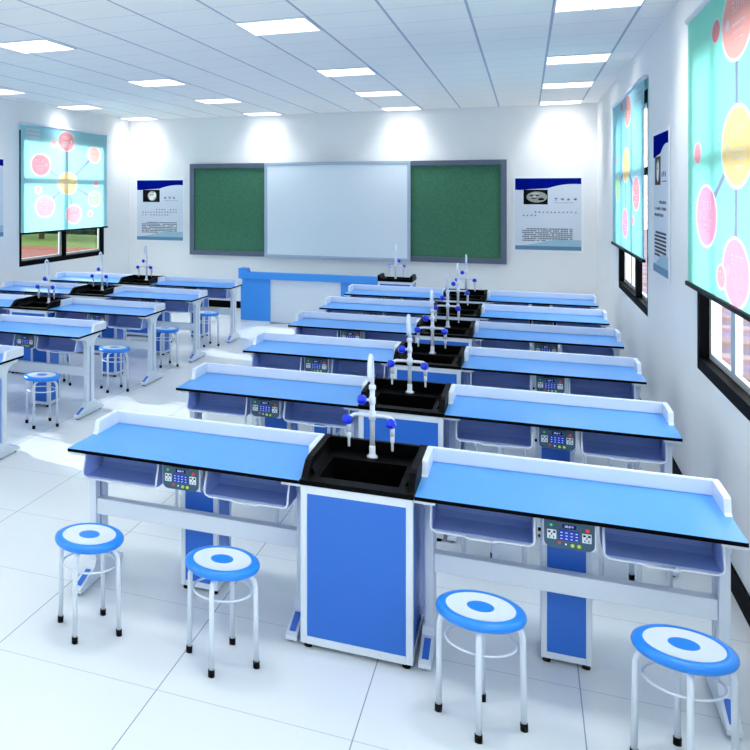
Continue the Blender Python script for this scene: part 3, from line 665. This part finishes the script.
tr_ = MB().box(-60, XL-TW-1.6, -30, 36, GZ, GZ+0.012); ground('trim_2', tr_, M['track'])
ground('trim_3', MB().box(XR+TW+0.01, 40, 9, 70, GZ-0.1, GZ), M['band'])
ground('trim_4', MB().box(XR+TW+0.01, 40, -40, 9, GZ-0.1, GZ), M['bounce_ground'])  # unseen pale ground, added to bounce light in through the right windows
ground('trim_5', MB().box(XL-TW-1.5, XR+TW+0.01, -40, YF-TW-0.01, GZ-0.1, GZ+0.02), M['bounce_ground'])  # added reflector ground behind the front wall, never in view
def blob(mb, c, r, rnd, sz=(1,1,1), mi=0, n=14):
    o = len(mb.v); mb.ball(c, r, n, mi, sz)
    for i in range(o, len(mb.v)):
        v = Vector(mb.v[i]); d = v-Vector(c); mb.v[i] = tuple(Vector(c)+d*(1+rnd.uniform(-0.16, 0.16)))
def tree(x, y, h, label, seed):
    rnd = random.Random(seed); r = empty('garden_tree', (x, y, GZ)); tag(r, label, 'tree', 'trees beyond the running track')
    MB().tube([(0, 0, 0), (0.05, 0.03, h*0.3), (-0.03, 0, h*0.6)], [0.16, 0.12, 0.08], 10).build('trunk', M['bark'], r)
    mb = MB()
    for i in range(16): blob(mb, (rnd.uniform(-1.5, 1.5), rnd.uniform(-1.3, 1.3), h*rnd.uniform(0.36, 0.95)), rnd.uniform(0.6, 1.1), rnd)
    for i in range(900):
        a = rnd.uniform(0, 6.28); rr = rnd.uniform(0.8, 2.2); z = h*rnd.uniform(0.3, 1.0); p = Vector((rr*math.cos(a), rr*math.sin(a), z)); u = Vector((rnd.uniform(-1,1), rnd.uniform(-1,1), rnd.uniform(-1,1))).normalized()*0.16; v = u.orthogonal().normalized()*0.09
        mb.add([p-u, p+v, p+u, p-v], [(0,1,2,3)])
    mb.build('crown', M['leaf'], r, fix=False)
spots = [(-38.5, 46.5), (-33.3, 45.0), (-28.2, 43.5), (-23.2, 42.0), (-18.2, 43.0)]
names = ['leftmost', 'second', 'middle', 'fourth', 'rightmost']
for i, (x, y) in enumerate(spots): tree(x, y, 5.6+0.5*(i % 3), 'leafy green tree seen through the left window, %s of five' % names[i], 20+i)
rnd = random.Random(5)
hm = MB()
for i in range(60): blob(hm, (-42+i*0.52, 48+rnd.uniform(-.3, .3), GZ+0.5), 0.62, rnd, (1, 1, 1.0), n=10)
tag(hm.build('clipped_hedge', M['leaf2'], fix=False), 'dark green hedge beyond the lawn behind the running track', 'hedge')

# ------------------------------------------------------------------ light
w = bpy.data.worlds.new('sky'); scn.world = w; w.use_nodes = True
N = w.node_tree.nodes; L = w.node_tree.links; bg = N['Background']
tc = N.new('ShaderNodeTexCoord'); sp = N.new('ShaderNodeSeparateXYZ'); L.new(tc.outputs['Generated'], sp.inputs[0])
cr = N.new('ShaderNodeValToRGB'); L.new(sp.outputs['Z'], cr.inputs[0])
cr.color_ramp.elements[0].position = 0.0; cr.color_ramp.elements[0].color = (1.0, 0.99, 0.97, 1); cr.color_ramp.elements[1].position = 0.8; cr.color_ramp.elements[1].color = (0.92, 0.96, 1.0, 1)
L.new(cr.outputs[0], bg.inputs['Color']); bg.inputs['Strength'].default_value = 4.5
sun = bpy.data.lights.new('sun', 'SUN'); so = bpy.data.objects.new('sun', sun); COL.objects.link(so)
sun.energy = 7.0; sun.angle = math.radians(0.6); sun.color = (1.0, 0.98, 0.95)
d = Vector((2.8, -0.62, -1.0)); so.rotation_euler = d.to_track_quat('-Z', 'Y').to_euler(); so.location = (-20, 15, 12)

vs = scn.view_settings
scn.display_settings.display_device = 'sRGB'
vs.view_transform = 'Standard'; vs.look = 'None'; vs.gamma = 1.0; vs.use_curve_mapping = False; vs.exposure = 0.15
scn.cycles.max_bounces = 10; scn.cycles.diffuse_bounces = 6; scn.cycles.glossy_bounces = 4; scn.cycles.transparent_max_bounces = 12
scn.cycles.sample_clamp_indirect = 12.0
scn.cycles.use_denoising = True
